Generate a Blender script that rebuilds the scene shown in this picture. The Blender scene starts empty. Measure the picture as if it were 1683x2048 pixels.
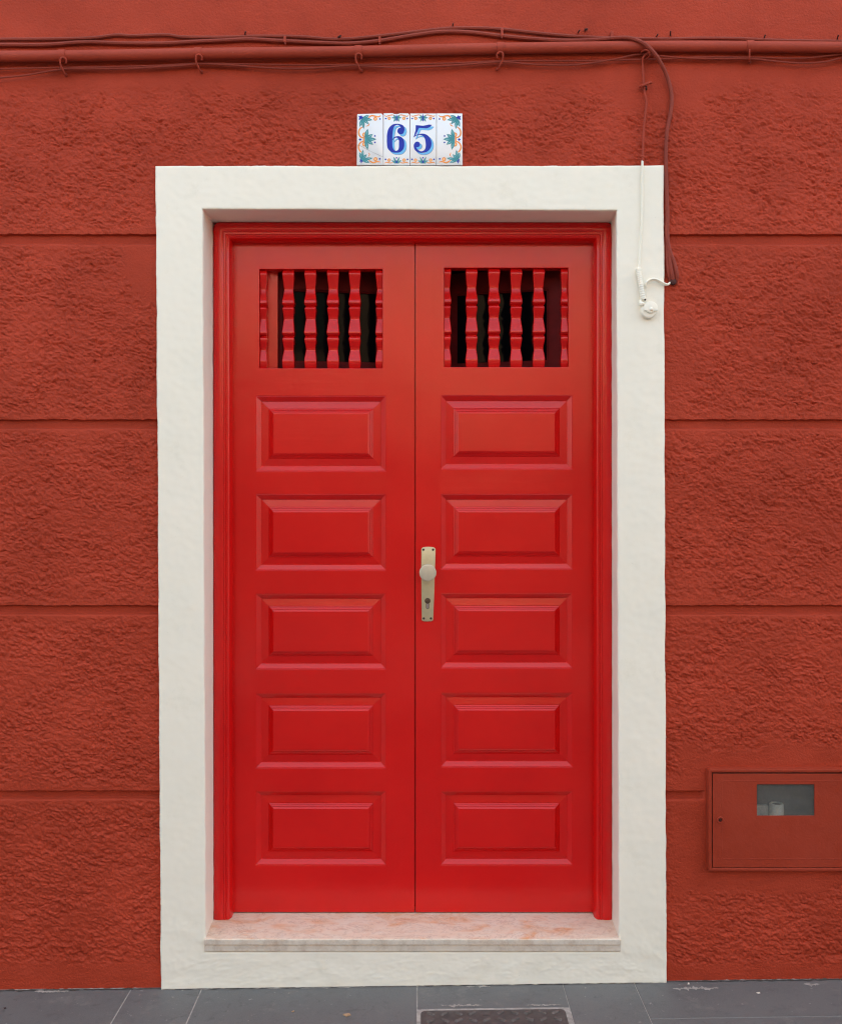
import bpy, bmesh, math, random
import numpy as np
from mathutils import Vector
R = math.radians
random.seed(5)
SC = bpy.context.scene
COL = SC.collection

# ------------------------------------------------------------------ camera, sky, sun, exposure
S = 0.0015                     # metres per photo pixel on the plane Y = 0 (front of the door surround)
CAMD = 3.0                     # camera distance from that plane
CX, CY, CZ = 841.0, 1000.0, 1.4625
cam_d = bpy.data.cameras.new("camera"); cam = bpy.data.objects.new("camera", cam_d); COL.objects.link(cam)
cam.location = (0, -CAMD, CZ); cam.rotation_euler = (R(90), 0, 0)
cam_d.sensor_fit = 'HORIZONTAL'; cam_d.sensor_width = 36
cam_d.lens = 36 * CAMD / (1683 * S)
cam_d.shift_x = 0.0003; cam_d.shift_y = -24 / 1683
cam_d.clip_end = 500
SC.camera = cam
SUN_EL, SUN_AZ = 54, 10
w = bpy.data.worlds.new("World"); SC.world = w; w.use_nodes = True
nt = w.node_tree; bg = nt.nodes["Background"]; sky = nt.nodes.new("ShaderNodeTexSky")
sky.sky_type = 'NISHITA'; sky.sun_disc = False
sky.sun_elevation = R(SUN_EL); sky.sun_rotation = R(SUN_AZ); sky.air_density = 0.75; sky.dust_density = 5.0; sky.ozone_density = 0.0
tint = nt.nodes.new("ShaderNodeMix"); tint.data_type = 'RGBA'; tint.blend_type = 'MULTIPLY'; tint.inputs[0].default_value = 1
tint.inputs[7].default_value = (1.06, 1.0, .77, 1)
nt.links.new(sky.outputs[0], tint.inputs[6]); nt.links.new(tint.outputs[2], bg.inputs[0]); bg.inputs[1].default_value = 0.15
sl = bpy.data.lights.new("sun", 'SUN'); so = bpy.data.objects.new("sun", sl); COL.objects.link(so)
sl.energy = 2.0; sl.angle = R(0.5); sl.color = (1, 0.93, 0.84)
so.rotation_euler = (-R(90 - SUN_EL), 0, -R(SUN_AZ)); so.location = (0, 0, 12)
vs = SC.view_settings
vs.view_transform = 'Standard'; vs.look = 'None'; vs.exposure = 2.92; vs.gamma = 1
SC.cycles.max_bounces = 8; SC.cycles.diffuse_bounces = 5; SC.cycles.glossy_bounces = 4
SC.cycles.use_denoising = True; SC.cycles.filter_width = 1.15

# ------------------------------------------------------------------ helpers
def P(px, py, Y=0.0):
    k = S * (CAMD + Y) / CAMD
    return ((px - CX) * k, Y, CZ - (py - CY) * k)
def PX(px, Y=0.0): return P(px, 0, Y)[0]
def PZ(py, Y=0.0): return P(0, py, Y)[2]

def _h(ix, iy, seed):
    h = (ix.astype(np.int64) * 374761393 + iy.astype(np.int64) * 668265263 + seed * 974634777) & 0xFFFFFFFF
    h = ((h ^ (h >> 13)) * 1274126177) & 0xFFFFFFFF
    return (h ^ (h >> 16)) & 0xFFFF
def perlin(x, y, seed=0):
    x = np.asarray(x, float); y = np.asarray(y, float)
    x, y = np.broadcast_arrays(x, y)
    x0 = np.floor(x); y0 = np.floor(y); fx = x - x0; fy = y - y0
    def g(ox, oy):
        a = _h(x0 + ox, y0 + oy, seed) * (2 * math.pi / 65536)
        return np.cos(a) * (fx - ox) + np.sin(a) * (fy - oy)
    u = fx**3 * (fx * (fx * 6 - 15) + 10); v = fy**3 * (fy * (fy * 6 - 15) + 10)
    a = g(0, 0) * (1 - u) + g(1, 0) * u; b = g(0, 1) * (1 - u) + g(1, 1) * u
    return (a * (1 - v) + b * v) * 1.5
def worley(x, y, seed=0):
    """rounded bumps: height 0..1 falling away from jittered cell points, each with its own size"""
    x0 = np.floor(x); y0 = np.floor(y); best = np.zeros_like(x)
    for i in (-1, 0, 1):
        for j in (-1, 0, 1):
            cx = x0 + i; cy = y0 + j
            px = cx + _h(cx, cy, seed) / 65536; py = cy + _h(cx, cy, seed + 1) / 65536
            r = .55 + .55 * _h(cx, cy, seed + 2) / 65536
            d2 = ((x - px) ** 2 + (y - py) ** 2) / (r * r)
            best = np.maximum(best, r * np.clip(1 - d2, 0, 1) ** .75)
    return best
def sstep(a, b, x):
    t = np.clip((x - a) / (b - a), 0, 1); return t * t * (3 - 2 * t)

def tag(o, label=None, cat=None, group=None, kind=None):
    if label: o["label"] = label
    if cat: o["category"] = cat
    if group: o["group"] = group
    if kind: o["kind"] = kind
    return o
def wloc(o):
    v = Vector((0, 0, 0))
    while o: v += o.location; o = o.parent
    return v
def empty(name, loc, label, cat, group=None):
    o = bpy.data.objects.new(name, None); COL.objects.link(o); o.location = loc
    o.empty_display_size = 0.1
    return tag(o, label, cat, group)
def obj(name, verts, faces, mats, parent=None, smooth=False, mi=None, origin=None, bevel=0, seg=2):
    """one mesh object from world coordinates"""
    v = np.asarray(verts, dtype=np.float64)
    if parent is not None: org = np.array(wloc(parent))
    else:
        org = np.array(origin) if origin is not None else np.array([(v[:, 0].min() + v[:, 0].max()) / 2, (v[:, 1].min() + v[:, 1].max()) / 2, v[:, 2].min()])
    me = bpy.data.meshes.new(name)
    v = v - org
    if isinstance(faces, np.ndarray):
        me.vertices.add(len(v)); me.vertices.foreach_set("co", v.ravel().astype(np.float32))
        n = len(faces); me.loops.add(n * 4); me.loops.foreach_set("vertex_index", faces.ravel().astype(np.int32))
        me.polygons.add(n); me.polygons.foreach_set("loop_start", np.arange(0, n * 4, 4, dtype=np.int32))
        me.update(calc_edges=True); me.validate()
    else:
        me.from_pydata([tuple(p) for p in v], [], faces); me.update()
    for m in (mats if isinstance(mats, (list, tuple)) else [mats]): me.materials.append(m)
    if mi is not None: me.polygons.foreach_set("material_index", np.array(mi, dtype=np.int32))
    if smooth: me.polygons.foreach_set("use_smooth", np.ones(len(me.polygons), dtype=bool))
    o = bpy.data.objects.new(name, me); COL.objects.link(o)
    if parent is not None: o.parent = parent
    else: o.location = Vector(org)
    if bevel:
        b = o.modifiers.new("bevel", 'BEVEL'); b.width = bevel; b.segments = seg; b.limit_method = 'ANGLE'; b.angle_limit = R(35)
    return o

class MB:
    """collects shapes into one mesh"""
    def __init__(s): s.v = []; s.f = []; s.m = []
    def add(s, v, f, m=0):
        n = len(s.v); s.v += [tuple(p) for p in v]; s.f += [tuple(i + n for i in q) for q in f]; s.m += [m] * len(f); return s
    def box(s, x0, x1, y0, y1, z0, z1, m=0):
        v = [(x0, y0, z0), (x1, y0, z0), (x1, y1, z0), (x0, y1, z0), (x0, y0, z1), (x1, y0, z1), (x1, y1, z1), (x0, y1, z1)]
        return s.add(v, [(0, 3, 2, 1), (4, 5, 6, 7), (0, 1, 5, 4), (1, 2, 6, 5), (2, 3, 7, 6), (3, 0, 4, 7)], m)
    def lathe(s, c, prof, n=32, m=0, axis='Y', a0=0):
        """prof: (radius, offset along axis)"""
        v = []; f = []
        for r, h in prof:
            for i in range(n):
                a = 2 * math.pi * i / n + a0
                if axis == 'Y': v.append((c[0] + r * math.cos(a), c[1] + h, c[2] + r * math.sin(a)))
                else: v.append((c[0] + r * math.cos(a), c[1] + r * math.sin(a), c[2] + h))
        for k in range(len(prof) - 1):
            for i in range(n):
                j = (i + 1) % n; f.append((k * n + i, k * n + j, (k + 1) * n + j, (k + 1) * n + i))
        f.append(tuple(range(n))[::-1]); f.append(tuple((len(prof) - 1) * n + i for i in range(n)))
        return s.add(v, f, m)
    def tube(s, pts, r, n=8, m=0, sub=6):
        pts = catmull(pts, sub) if sub else [Vector(p) for p in pts]
        up = Vector((0, -1, 0.01)); v = []; f = []
        for i, p in enumerate(pts):
            t = (pts[min(i + 1, len(pts) - 1)] - pts[max(i - 1, 0)])
            if t.length < 1e-9: t = Vector((1, 0, 0))
            t.normalize(); a = up - t * up.dot(t)
            if a.length < 1e-4: a = t.orthogonal()
            a.normalize(); up = a; b = t.cross(a)
            rr = r(i / (len(pts) - 1)) if callable(r) else r
            for k in range(n):
                q = 2 * math.pi * k / n; v.append(p + (a * math.cos(q) + b * math.sin(q)) * rr)
        for i in range(len(pts) - 1):
            for k in range(n):
                l = (k + 1) % n; f.append((i * n + k, i * n + l, (i + 1) * n + l, (i + 1) * n + k))
        f.append(tuple(range(n))[::-1]); f.append(tuple((len(pts) - 1) * n + i for i in range(n)))
        return s.add(v, f, m)
    def prism(s, poly, y0, y1, ch=0, m=0):
        """convex outline in X,Z; y0 = front, y1 = back; ch = chamfer of the front edge"""
        n = len(poly); cx = sum(p[0] for p in poly) / n; cz = sum(p[1] for p in poly) / n
        def ins(d):
            o = []
            for x, z in poly:
                l = math.hypot(x - cx, z - cz) or 1; o.append((x - (x - cx) / l * d, z - (z - cz) / l * d))
            return o
        rings = [(poly, y1), (poly, y0 + ch)] + ([(ins(ch * .3), y0 + ch * .3), (ins(ch), y0)] if ch else [])
        v = [(x, y, z) for pl, y in rings for x, z in pl]; f = []
        for k in range(len(rings) - 1):
            for i in range(n):
                j = (i + 1) % n; f.append((k * n + i, k * n + j, (k + 1) * n + j, (k + 1) * n + i))
        f.append(tuple(range(n))[::-1]); f.append(tuple((len(rings) - 1) * n + i for i in range(n)))
        return s.add(v, f, m)
    def build(s, name, mats, parent=None, smooth=False, bevel=0, seg=2, fix=True):
        o = obj(name, s.v, s.f, mats, parent, smooth, s.m, bevel=bevel, seg=seg)
        if fix:
            bm = bmesh.new(); bm.from_mesh(o.data); bmesh.ops.remove_doubles(bm, verts=bm.verts, dist=1e-6)
            bmesh.ops.recalc_face_normals(bm, faces=bm.faces); bm.to_mesh(o.data); bm.free()
        if smooth: o.data.set_sharp_from_angle(angle=R(40))
        return o
def catmull(pts, sub=6):
    p = [Vector(q) for q in pts]; p = [p[0] * 2 - p[1]] + p + [p[-1] * 2 - p[-2]]; out = []
    for i in range(1, len(p) - 2):
        for k in range(sub):
            t = k / sub; a, b, c, d = p[i - 1], p[i], p[i + 1], p[i + 2]
            out.append(0.5 * ((2 * b) + (c - a) * t + (2 * a - 5 * b + 4 * c - d) * t * t + (3 * b - a - 3 * c + d) * t ** 3))
    out.append(p[-2]); return out
def ptube(mb, pxs, Y, r, n=8, m=0, sub=6):
    return mb.tube([P(q[0], q[1], (q[2] if len(q) > 2 else Y)) for q in pxs], r, n, m, sub)

# ------------------------------------------------------------------ materials
def srgb(r, g, b):
    return tuple(((c / 255) / 12.92 if c / 255 <= .04045 else ((c / 255 + .055) / 1.055) ** 2.4) for c in (r, g, b)) + (1,)
class NT:
    def __init__(s, name):
        s.m = bpy.data.materials.new(name); s.m.use_nodes = True; s.t = s.m.node_tree; s.b = s.t.nodes["Principled BSDF"]
        g = s.t.nodes.new("ShaderNodeNewGeometry"); s.pos = g.outputs["Position"]; s.nrm = g.outputs["Normal"]
    def n(s, kind, **kw):
        o = s.t.nodes.new(kind)
        for k, v in kw.items(): setattr(o, k, v)
        return o
    def link(s, a, b): s.t.links.new(a, b)
    def mapped(s, scale):
        m = s.n("ShaderNodeMapping"); m.inputs["Scale"].default_value = scale; s.link(s.pos, m.inputs[0]); return m.outputs[0]
    def noise(s, scale, detail=4, rough=.55, vec=None, dist=0):
        o = s.n("ShaderNodeTexNoise"); o.inputs["Scale"].default_value = scale; o.inputs["Detail"].default_value = detail
        o.inputs["Roughness"].default_value = rough; o.inputs["Distortion"].default_value = dist
        s.link(vec if vec else s.pos, o.inputs["Vector"]); return o.outputs["Fac"]
    def ramp(s, fac, stops):
        o = s.n("ShaderNodeValToRGB"); e = o.color_ramp.elements
        while len(e) < len(stops): e.new(0.5)
        for q, (p, c) in zip(e, stops): q.position = p; q.color = c if len(c) == 4 else tuple(c) + (1,)
        s.link(fac, o.inputs[0]); return o.outputs[0]
    def mix(s, fac, a, b, mode='MIX'):
        o = s.n("ShaderNodeMix", data_type='RGBA', blend_type=mode)
        for i, v in ((0, fac), (6, a), (7, b)):
            if isinstance(v, (int, float, tuple)): o.inputs[i].default_value = v
            else: s.link(v, o.inputs[i])
        return o.outputs[2]
    def bump(s, h, strength, dist, prev=None):
        o = s.n("ShaderNodeBump"); o.inputs["Strength"].default_value = strength; o.inputs["Distance"].default_value = dist
        s.link(h, o.inputs["Height"])
        if prev: s.link(prev, o.inputs["Normal"])
        return o.outputs[0]
    def set(s, color=None, rough=None, normal=None, **kw):
        for k, v in (("Base Color", color), ("Roughness", rough), ("Normal", normal)):
            if v is None: continue
            if isinstance(v, (int, float, tuple)): s.b.inputs[k].default_value = v
            else: s.link(v, s.b.inputs[k])
        for k, v in kw.items(): s.b.inputs[k.replace("_", " ")].default_value = v
        return s.m
def grey(v): return (v, v, v, 1)

def plaster_red(name, base, var=.17, rough=.62, fine=.0006):
    t = NT(name)
    a = t.noise(3.1, 5, .6); b = t.noise(38, 4, .6); c = t.noise(420, 3, .6); d = t.noise(150, 4, .6)
    lo = tuple(x * (1 - var) for x in base[:3]) + (1,); hi = tuple(min(1, x * (1 + var) + .006) for x in base[:3]) + (1,)
    col = t.ramp(a, [(.3, lo), (.7, hi)])
    col = t.mix(t.ramp(b, [(.35, grey(0)), (.75, grey(.35))]), col, tuple(min(1, x * 1.12 + .012) for x in base[:3]) + (1,))
    # pale chips where the paint is gone
    chips = t.ramp(t.noise(62, 3, .7), [(.765, grey(0)), (.79, grey(.5))])
    col = t.mix(chips, col, srgb(178, 120, 108))
    n = t.bump(c, .35, fine); n = t.bump(d, .9, fine * 5, n)
    return t.set(col, t.ramp(b, [(.3, grey(rough - .08)), (.7, grey(rough + .1))]), n, Specular_IOR_Level=.16)
RED = (0.355, 0.038, 0.0145, 1)
M_wall = plaster_red("red_plaster_paint", RED)
M_pipe = plaster_red("red_painted_pipe", (0.31, 0.042, 0.022, 1), .08, .5, .0002)
M_cable = plaster_red("red_painted_cable", (0.23, 0.038, 0.024, 1), .2, .5, .0003)
M_box = plaster_red("red_painted_steel", (0.29, 0.033, 0.014, 1), .1, .45, .0002)

def white_mat():
    t = NT("cream_plaster_paint")
    a = t.noise(2.2, 4, .6); b = t.noise(60, 4, .65); c = t.noise(500, 3); d = t.noise(14, 5, .6, dist=.6)
    col = t.ramp(a, [(.3, (.86, .815, .715, 1)), (.72, (.81, .78, .68, 1))])
    dirt = t.ramp(t.noise(9, 7, .75), [(.56, grey(0)), (.76, grey(.4))])
    col = t.mix(dirt, col, (.66, .62, .50, 1))
    # pink-brown scuffs and a few dark specks
    sp = t.ramp(t.noise(130, 2, .6), [(.74, grey(0)), (.77, grey(.6))])
    col = t.mix(sp, col, (.50, .47, .40, 1))
    n = t.bump(d, .12, .003); n = t.bump(b, .22, .0010, n); n = t.bump(c, .3, .0004, n)
    return t.set(col, .6, n)
M_white = white_mat()

def door_mat(name, axis):
    t = NT(name)
    sc = (70, 70, 4) if axis == 'Z' else (4, 70, 70)
    g = t.noise(9, 5, .65, vec=t.mapped(sc)); sc2 = (7, 7, .5) if axis == 'Z' else (.5, 7, 7)
    g2 = t.noise(9, 3, .6, vec=t.mapped(sc2)); a = t.noise(4, 4, .6); u = t.noise(7, 2, .5)
    col = t.ramp(a, [(.3, (.56, .0040, .0045, 1)), (.7, (.62, .0065, .0055, 1))])
    ch = t.ramp(t.noise(75, 3, .7), [(.775, grey(0)), (.79, grey(.12))])
    col = t.mix(ch, col, srgb(190, 60, 52))
    n = t.bump(u, .3, .005); n = t.bump(g2, .28, .0012, n); n = t.bump(g, .32, .0007, n)
    return t.set(col, t.ramp(a, [(.3, grey(.15)), (.7, grey(.23))]), n, Coat_Weight=.10, Specular_IOR_Level=.38, Coat_Roughness=.18)
M_dv = door_mat("red_gloss_paint_upright_grain", 'Z')
M_dh = door_mat("red_gloss_paint_level_grain", 'X')

def marble_mat():
    t = NT("pink_marble")
    v = t.mapped((1, 1.6, 1))
    a = t.noise(5, 6, .62, vec=v, dist=1.2); b = t.noise(16, 5, .6, vec=v, dist=1.5); w_ = t.noise(7, 8, .7, vec=v, dist=2.5)
    col = t.ramp(a, [(.3, srgb(216, 192, 168)), (.5, srgb(222, 203, 184)), (.68, srgb(214, 166, 126))])
    col = t.mix(t.ramp(b, [(.45, grey(0)), (.62, grey(.6))]), col, srgb(222, 212, 198))
    vein = t.ramp(w_, [(.488, grey(0)), (.5, grey(.6)), (.512, grey(0))])
    col = t.mix(vein, col, srgb(128, 84, 78))
    st = t.ramp(t.noise(8, 6, .7, vec=v), [(.6, grey(0)), (.68, grey(.55))])
    col = t.mix(st, col, srgb(178, 112, 84))
    # greyer sawn front edge
    sep = t.n("ShaderNodeSeparateXYZ"); t.link(t.nrm, sep.inputs[0])
    fr = t.n("ShaderNodeMath", operation='LESS_THAN'); t.link(sep.outputs[1], fr.inputs[0]); fr.inputs[1].default_value = -.7
    m2 = t.n("ShaderNodeMath", operation='MULTIPLY'); t.link(fr.outputs[0], m2.inputs[0]); m2.inputs[1].default_value = .75
    col = t.mix(m2.outputs[0], col, t.ramp(t.noise(22, 7, .75), [(.33, srgb(176, 162, 150)), (.55, srgb(210, 202, 192))]))
    col = t.mix(t.ramp(t.noise(13, 7, .78), [(.55, grey(0)), (.72, grey(.4))]), col, srgb(150, 118, 98))
    n = t.bump(t.noise(260, 3), .2, .0004)
    return t.set(col, t.ramp(b, [(.3, grey(.3)), (.7, grey(.5))]), n)
M_marble = marble_mat()

def stone_mat():
    t = NT("grey_basalt_paving")
    a = t.noise(3, 5, .6); b = t.noise(300, 3, .7); c = t.noise(26, 5, .65)
    col = t.ramp(a, [(.3, (.084, .082, .082, 1)), (.7, (.114, .111, .110, 1))])
    col = t.mix(t.ramp(b, [(.3, grey(0)), (.8, grey(.5))]), col, (.17, .168, .17, 1))
    col = t.mix(t.ramp(c, [(.55, grey(0)), (.75, grey(.5))]), col, (.065, .063, .066, 1))
    col = t.mix(t.ramp(t.noise(55, 2, .7), [(.70, grey(0)), (.74, grey(.6))]), col, (.3, .28, .27, 1))
    col = t.mix(t.ramp(t.noise(11, 7, .75), [(.56, grey(0)), (.68, grey(.45))]), col, (.20, .185, .17, 1))
    col = t.mix(t.ramp(t.noise(17, 6, .75, dist=1), [(.60, grey(0)), (.70, grey(.6))]), col, (.05, .047, .047, 1))
    n = t.bump(b, .4, .0008); n = t.bump(c, .3, .002, n)
    return t.set(col, .62, n)
M_stone = stone_mat()
def simple(name, col, rough=.5, metal=0, var=.08, ns=30, bs=200, bd=.0003, **kw):
    t = NT(name); a = t.noise(ns, 4, .6)
    lo = tuple(x * (1 - var) for x in col[:3]) + (1,); hi = tuple(min(1, x * (1 + var)) for x in col[:3]) + (1,)
    return t.set(t.ramp(a, [(.3, lo), (.7, hi)]), rough, t.bump(t.noise(bs, 3), .3, bd), Metallic=metal, **kw)

M_shaded = simple("shade_darkened_red_paint", (.15, .004, .006, 1), .6, var=.2, Specular_IOR_Level=.2)  # casement red darkened to stand in for the shade behind the grille
M_mortar = simple("pale_mortar", (.30, .27, .25, 1), .85, var=.3, ns=60, bs=150, bd=.002)
M_dirt = simple("street_grit", (.06, .05, .043, 1), .9, var=.4, ns=200, bd=.002)
M_iron = simple("worn_cast_iron", (.085, .07, .068, 1), .55, .3, var=.25, ns=40)
M_tread = simple("scuffed_iron_bars", (.125, .105, .10, 1), .55, .3, var=.3, ns=60)
M_asphalt = simple("asphalt", (.05, .05, .052, 1), .85, var=.2, ns=80, bd=.002)
M_ground = simple("ground_earth", (.12, .10, .08, 1), .9, var=.2, ns=1)
M_hall = simple("shade_dark_hall", (.035, .03, .03, 1), .8)  # hall walls coloured near black to stand for the unlit interior
M_plate = simple("champagne_anodised_metal", srgb(196, 184, 150), .42, .45, var=.05, ns=60)
M_knob = simple("satin_nickel", srgb(192, 184, 166), .4, .45, var=.04, ns=60)
M_dark = simple("tarnished_brass_lock", srgb(92, 72, 58), .45, .5, var=.3, ns=200)
M_hole = simple("dark_screw_recess", srgb(60, 50, 42), .6, .3)
M_cylm = simple("lock_cylinder_steel", srgb(150, 138, 138), .4, .6)
M_tile = simple("white_tile_glaze", (.80, .82, .86, 1), .16, 0, var=.02, ns=9, bs=14, bd=.0012)
M_bisc = simple("tile_biscuit_edge", srgb(200, 160, 140), .8)
M_blue = simple("cobalt_blue_glaze", srgb(34, 52, 166), .35, var=.14, ns=50, Specular_IOR_Level=.2)
M_lblue = simple("sky_blue_glaze", srgb(112, 186, 238), .35, var=.05, Specular_IOR_Level=.2)
M_teal = simple("teal_glaze", srgb(40, 132, 142), .35, var=.2, ns=120)
M_tealp = simple("pale_teal_glaze", srgb(170, 216, 220), .2)
M_orange = simple("orange_glaze", srgb(232, 142, 60), .35, var=.12, ns=120)
M_cream = simple("cream_glaze", srgb(250, 226, 180), .2)
M_crack = simple("crack_line", srgb(120, 116, 116), .7)
M_leaf = simple("dry_leaf", srgb(176, 140, 108), .8, var=.2)
M_chip = simple("pale_plaster_crumb", srgb(214, 200, 188), .8)
M_nail = simple("rusty_nail", srgb(70, 34, 32), .7, .3, var=.3, ns=200)
M_meter = simple("meter_plastic", srgb(205, 203, 190), .5, var=.05)
M_meterd = simple("meter_grey_plastic", srgb(120, 120, 120), .5)
M_cav = simple("cabinet_lining", srgb(96, 96, 96), .7)
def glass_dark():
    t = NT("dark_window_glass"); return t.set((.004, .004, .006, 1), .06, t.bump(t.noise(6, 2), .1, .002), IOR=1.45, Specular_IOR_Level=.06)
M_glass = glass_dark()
def dusty_pane():
    t = NT("dusty_clear_pane"); tr = t.n("ShaderNodeBsdfTransparent"); mx = t.n("ShaderNodeMixShader")
    f = t.ramp(t.noise(40, 5, .7), [(.3, grey(.20)), (.75, grey(.38))]); t.link(f, mx.inputs[0])
    t.set(srgb(112, 112, 108), .25); t.link(tr.outputs[0], mx.inputs[1]); t.link(t.b.outputs[0], mx.inputs[2])
    t.link(mx.outputs[0], t.t.nodes["Material Output"].inputs[0]); return t.m
M_pane = dusty_pane()
M_oppU = simple("sunlit_cream_render", (.40, .28, .17, 1), .8, var=.06, ns=2)
M_oppL = simple("darkened_plinth", (.03, .02, .016, 1), .7, var=.15, ns=2)  # brown darkened so the base reflects only weakly in the door
M_shut = simple("green_shutter_paint", (.05, .10, .07, 1), .5)

# ------------------------------------------------------------------ the house: rough wall with channelled joints
def zbase(X): return PZ(1984 - 0.0135 * (X / S + CX))       # pavement level rises slightly to the right
house = empty("house", (0, 0.02, 0.0), "dark red plastered house wall with channelled joints around a cream door surround", "house")

GROOVES = [(466, 486), (838.5, 856.5), (1212, 1230), (1584.5, 1601.5)]
WB = 0.0125
def wall_height(u, v):
    """relief of the wall in metres towards the street, u, v in photo pixels"""
    c, s = math.cos(.30), math.sin(.30)
    wu = u + 7 * perlin(u / 70, v / 70, 1) + 2.5 * perlin(u / 17, v / 17, 41); wv = v + 7 * perlin(u / 70, v / 70, 2) + 2.5 * perlin(u / 17, v / 17, 42)
    a = (wu * c + wv * s) / 1.30; b = (-wu * s + wv * c)
    l1 = worley(a / 11.0, b / 9.6, 3); l2 = worley(a / 7.0, b / 6.4, 104); l4 = perlin(a / 4.6, b / 4.2, 105); l3 = perlin(a / 26, b / 20, 5)
    l0 = np.abs(perlin(a / 17, b / 12, 6))
    lump = 2.9 * l1 + 5.0 * l2 + 2.8 * l4 + 1.4 * l3 + .5 * l0 - 6.2
    patch = sstep(-.45, .15, perlin(u / 90, v / 60, 7) + .35 * perlin(u / 25, v / 18, 8))
    m = .5 + .5 * patch
    rag = 14 * perlin(u / 30, v / 30, 9)
    m = m * sstep(146, 205, v + rag)
    m = m * (1 - .93 * sstep(1915, 1945, v + rag))
    # trowelled patches beside the surround
    d = np.hypot((u - 305) / 62, (v - 520) / 88); m = m * sstep(.85, 1.1, d + .25 * perlin(u / 20, v / 20, 10))
    d = np.hypot((u - 1350) / 48, (v - 720) / 130); m = m * (.45 + .55 * sstep(.8, 1.2, d))
    d = np.maximum(np.abs(u - 1590) / 225, np.abs(v - 1640) / 142); m = m * (.07 + .93 * sstep(.94, 1.12, d + .16 * perlin(u / 40, v / 40, 11)))
    d = np.hypot((u - 1375) / 60, (v - 1690) / 110); m = m * (.35 + .65 * sstep(.7, 1.2, d))
    d = np.maximum(np.abs(u - 1310) / 90, np.abs(v - 160) / 60); m = m * (.15 + .85 * sstep(.8, 1.3, d))
    for g0, g1 in GROOVES:
        m = m * (.35 + .65 * sstep(0, 26, np.abs(v - (g0 + g1) / 2) - 9 + .6 * rag))
    low = .9 * perlin(u / 160, v / 130, 12) + .35 * perlin(u / 33, v / 9, 13)
    h = lump * m + low
    up = 1 - sstep(113, 119, v + 2.5 * perlin(u / 14, 0 * u, 14))
    h = h * (1 - up) + up * (7.0 + .6 * perlin(u / 120, v / 50, 15) + .5 * perlin(u / 22, v / 10, 16) * sstep(-.2, .4, perlin(u / 80, v / 40, 17)))
    return h * 0.001
def build_wall():
    st = 1.6
    us = np.arange(-180, 1870, st)
    vs_ = list(np.arange(-80, 2010, st))
    for g0, g1 in GROOVES:
        vs_ = [v for v in vs_ if not (g0 - 2.5 < v < g0 + 2.5) and not (g1 - 3 < v < g1 + 3)]
        vs_ += [g0 - 1.6, g0 - .7, g0 - .2, g0 + .4, g0 + 1.0, g0 + 2.0, g1 - 2.2, g1 - 1.2, g1 - .3, g1 + .6, g1 + 1.8, g1 + 2.8]
    vs_ = np.array(sorted(vs_))
    U, V = np.meshgrid(us, vs_)
    H = wall_height(U, V)
    Vd = V.copy()
    for i, (g0, g1) in enumerate(GROOVES):
        on = np.ones_like(U)
        if i == 3: on = 1 - sstep(1400, 1412, U)
        # the block edge above is lumpy, the one below nearly straight
        inside = sstep(g0 - .5, g0 + 1.2, V) * (1 - sstep(g1 - 2.0, g1 + 1.6, V)) * on
        edge = sstep(g1 + 5, g1, V) * sstep(g1 - 1, g1 + 1, V) * on
        H = H * (1 - inside) + inside * (-.0135 + .0004 * perlin(U / 60, V / 8, 20 + i)) - edge * .0012
        w0 = 1.5 * perlin(U / 12, 0 * U + i, 30) + 1.1 * perlin(U / 70, 0 * U + i, 31); w1 = .7 * perlin(U / 30, 0 * U + i, 32) + 1.6 * perlin(U / 150, 0 * U + i, 33)
        Vd += w0 * np.exp(-((V - g0) / 5) ** 2) * on + w1 * np.exp(-((V - g1) / 6) ** 2) * on
    Y = WB - H
    X = (U - CX) * S; Z = CZ - (Vd - CY) * S
    zb = CZ - ((1984 - 0.0135 * U) - CY) * S
    Z = np.maximum(Z, zb - .02)
    verts = np.stack([X, Y, Z], -1).reshape(-1, 3)
    n, m = U.shape
    idx = np.arange(n * m).reshape(n, m)
    q = np.stack([idx[:-1, :-1], idx[1:, :-1], idx[1:, 1:], idx[:-1, 1:]], -1)
    uc = (U[:-1, :-1] + U[1:, 1:]) / 2; vc = (V[:-1, :-1] + V[1:, 1:]) / 2
    keep = ~((uc > 345) & (uc < 1300) & (vc > 350)) & ~((uc > 1420) & (uc < 1716) & (vc > 1543) & (vc < 1736))
    q = q[keep]
    # drop unused vertices
    used = np.zeros(len(verts), bool); used[q.ravel()] = True
    remap = np.cumsum(used) - 1
    verts = verts[used]; q = remap[q]
    # plain continuation of the house outside the detailed area
    xl, xr = (-180 - CX) * S + .01, (1867 - CX) * S - .01
    zt = CZ - (-80 - CY) * S - .01
    mb = MB()
    yf = WB + .004
    mb.box(-9, xl, yf, 6, -.3, 7.2); mb.box(xr, 9, yf, 6, -.3, 7.2); mb.box(xl, xr, WB - .006, 6, zt, 7.2)
    mb.box(xl, -.72, .09, 6, -.3, zt); mb.box(.67, PX(1400), .09, 6, -.3, zt); mb.box(PX(1400), xr, .13, 6, -.3, zt)
    mb.box(-.72, .67, .235, 6, 2.42, zt)
    n0 = len(verts)
    verts = np.vstack([verts, np.array(mb.v)]); q = np.vstack([q, np.array(mb.f) + n0])
    return obj("wall", verts, q, M_wall, house, smooth=False)
wall = build_wall()
wall.data.polygons.foreach_set("use_smooth", np.ones(len(wall.data.polygons), dtype=bool)); wall.data.set_sharp_from_angle(angle=R(60))
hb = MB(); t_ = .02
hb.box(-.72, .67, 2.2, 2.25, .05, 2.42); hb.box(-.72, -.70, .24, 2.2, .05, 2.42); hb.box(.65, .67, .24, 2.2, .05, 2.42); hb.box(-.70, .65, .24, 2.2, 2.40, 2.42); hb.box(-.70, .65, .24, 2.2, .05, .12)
hb.build("hallway", M_hall, house)

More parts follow.
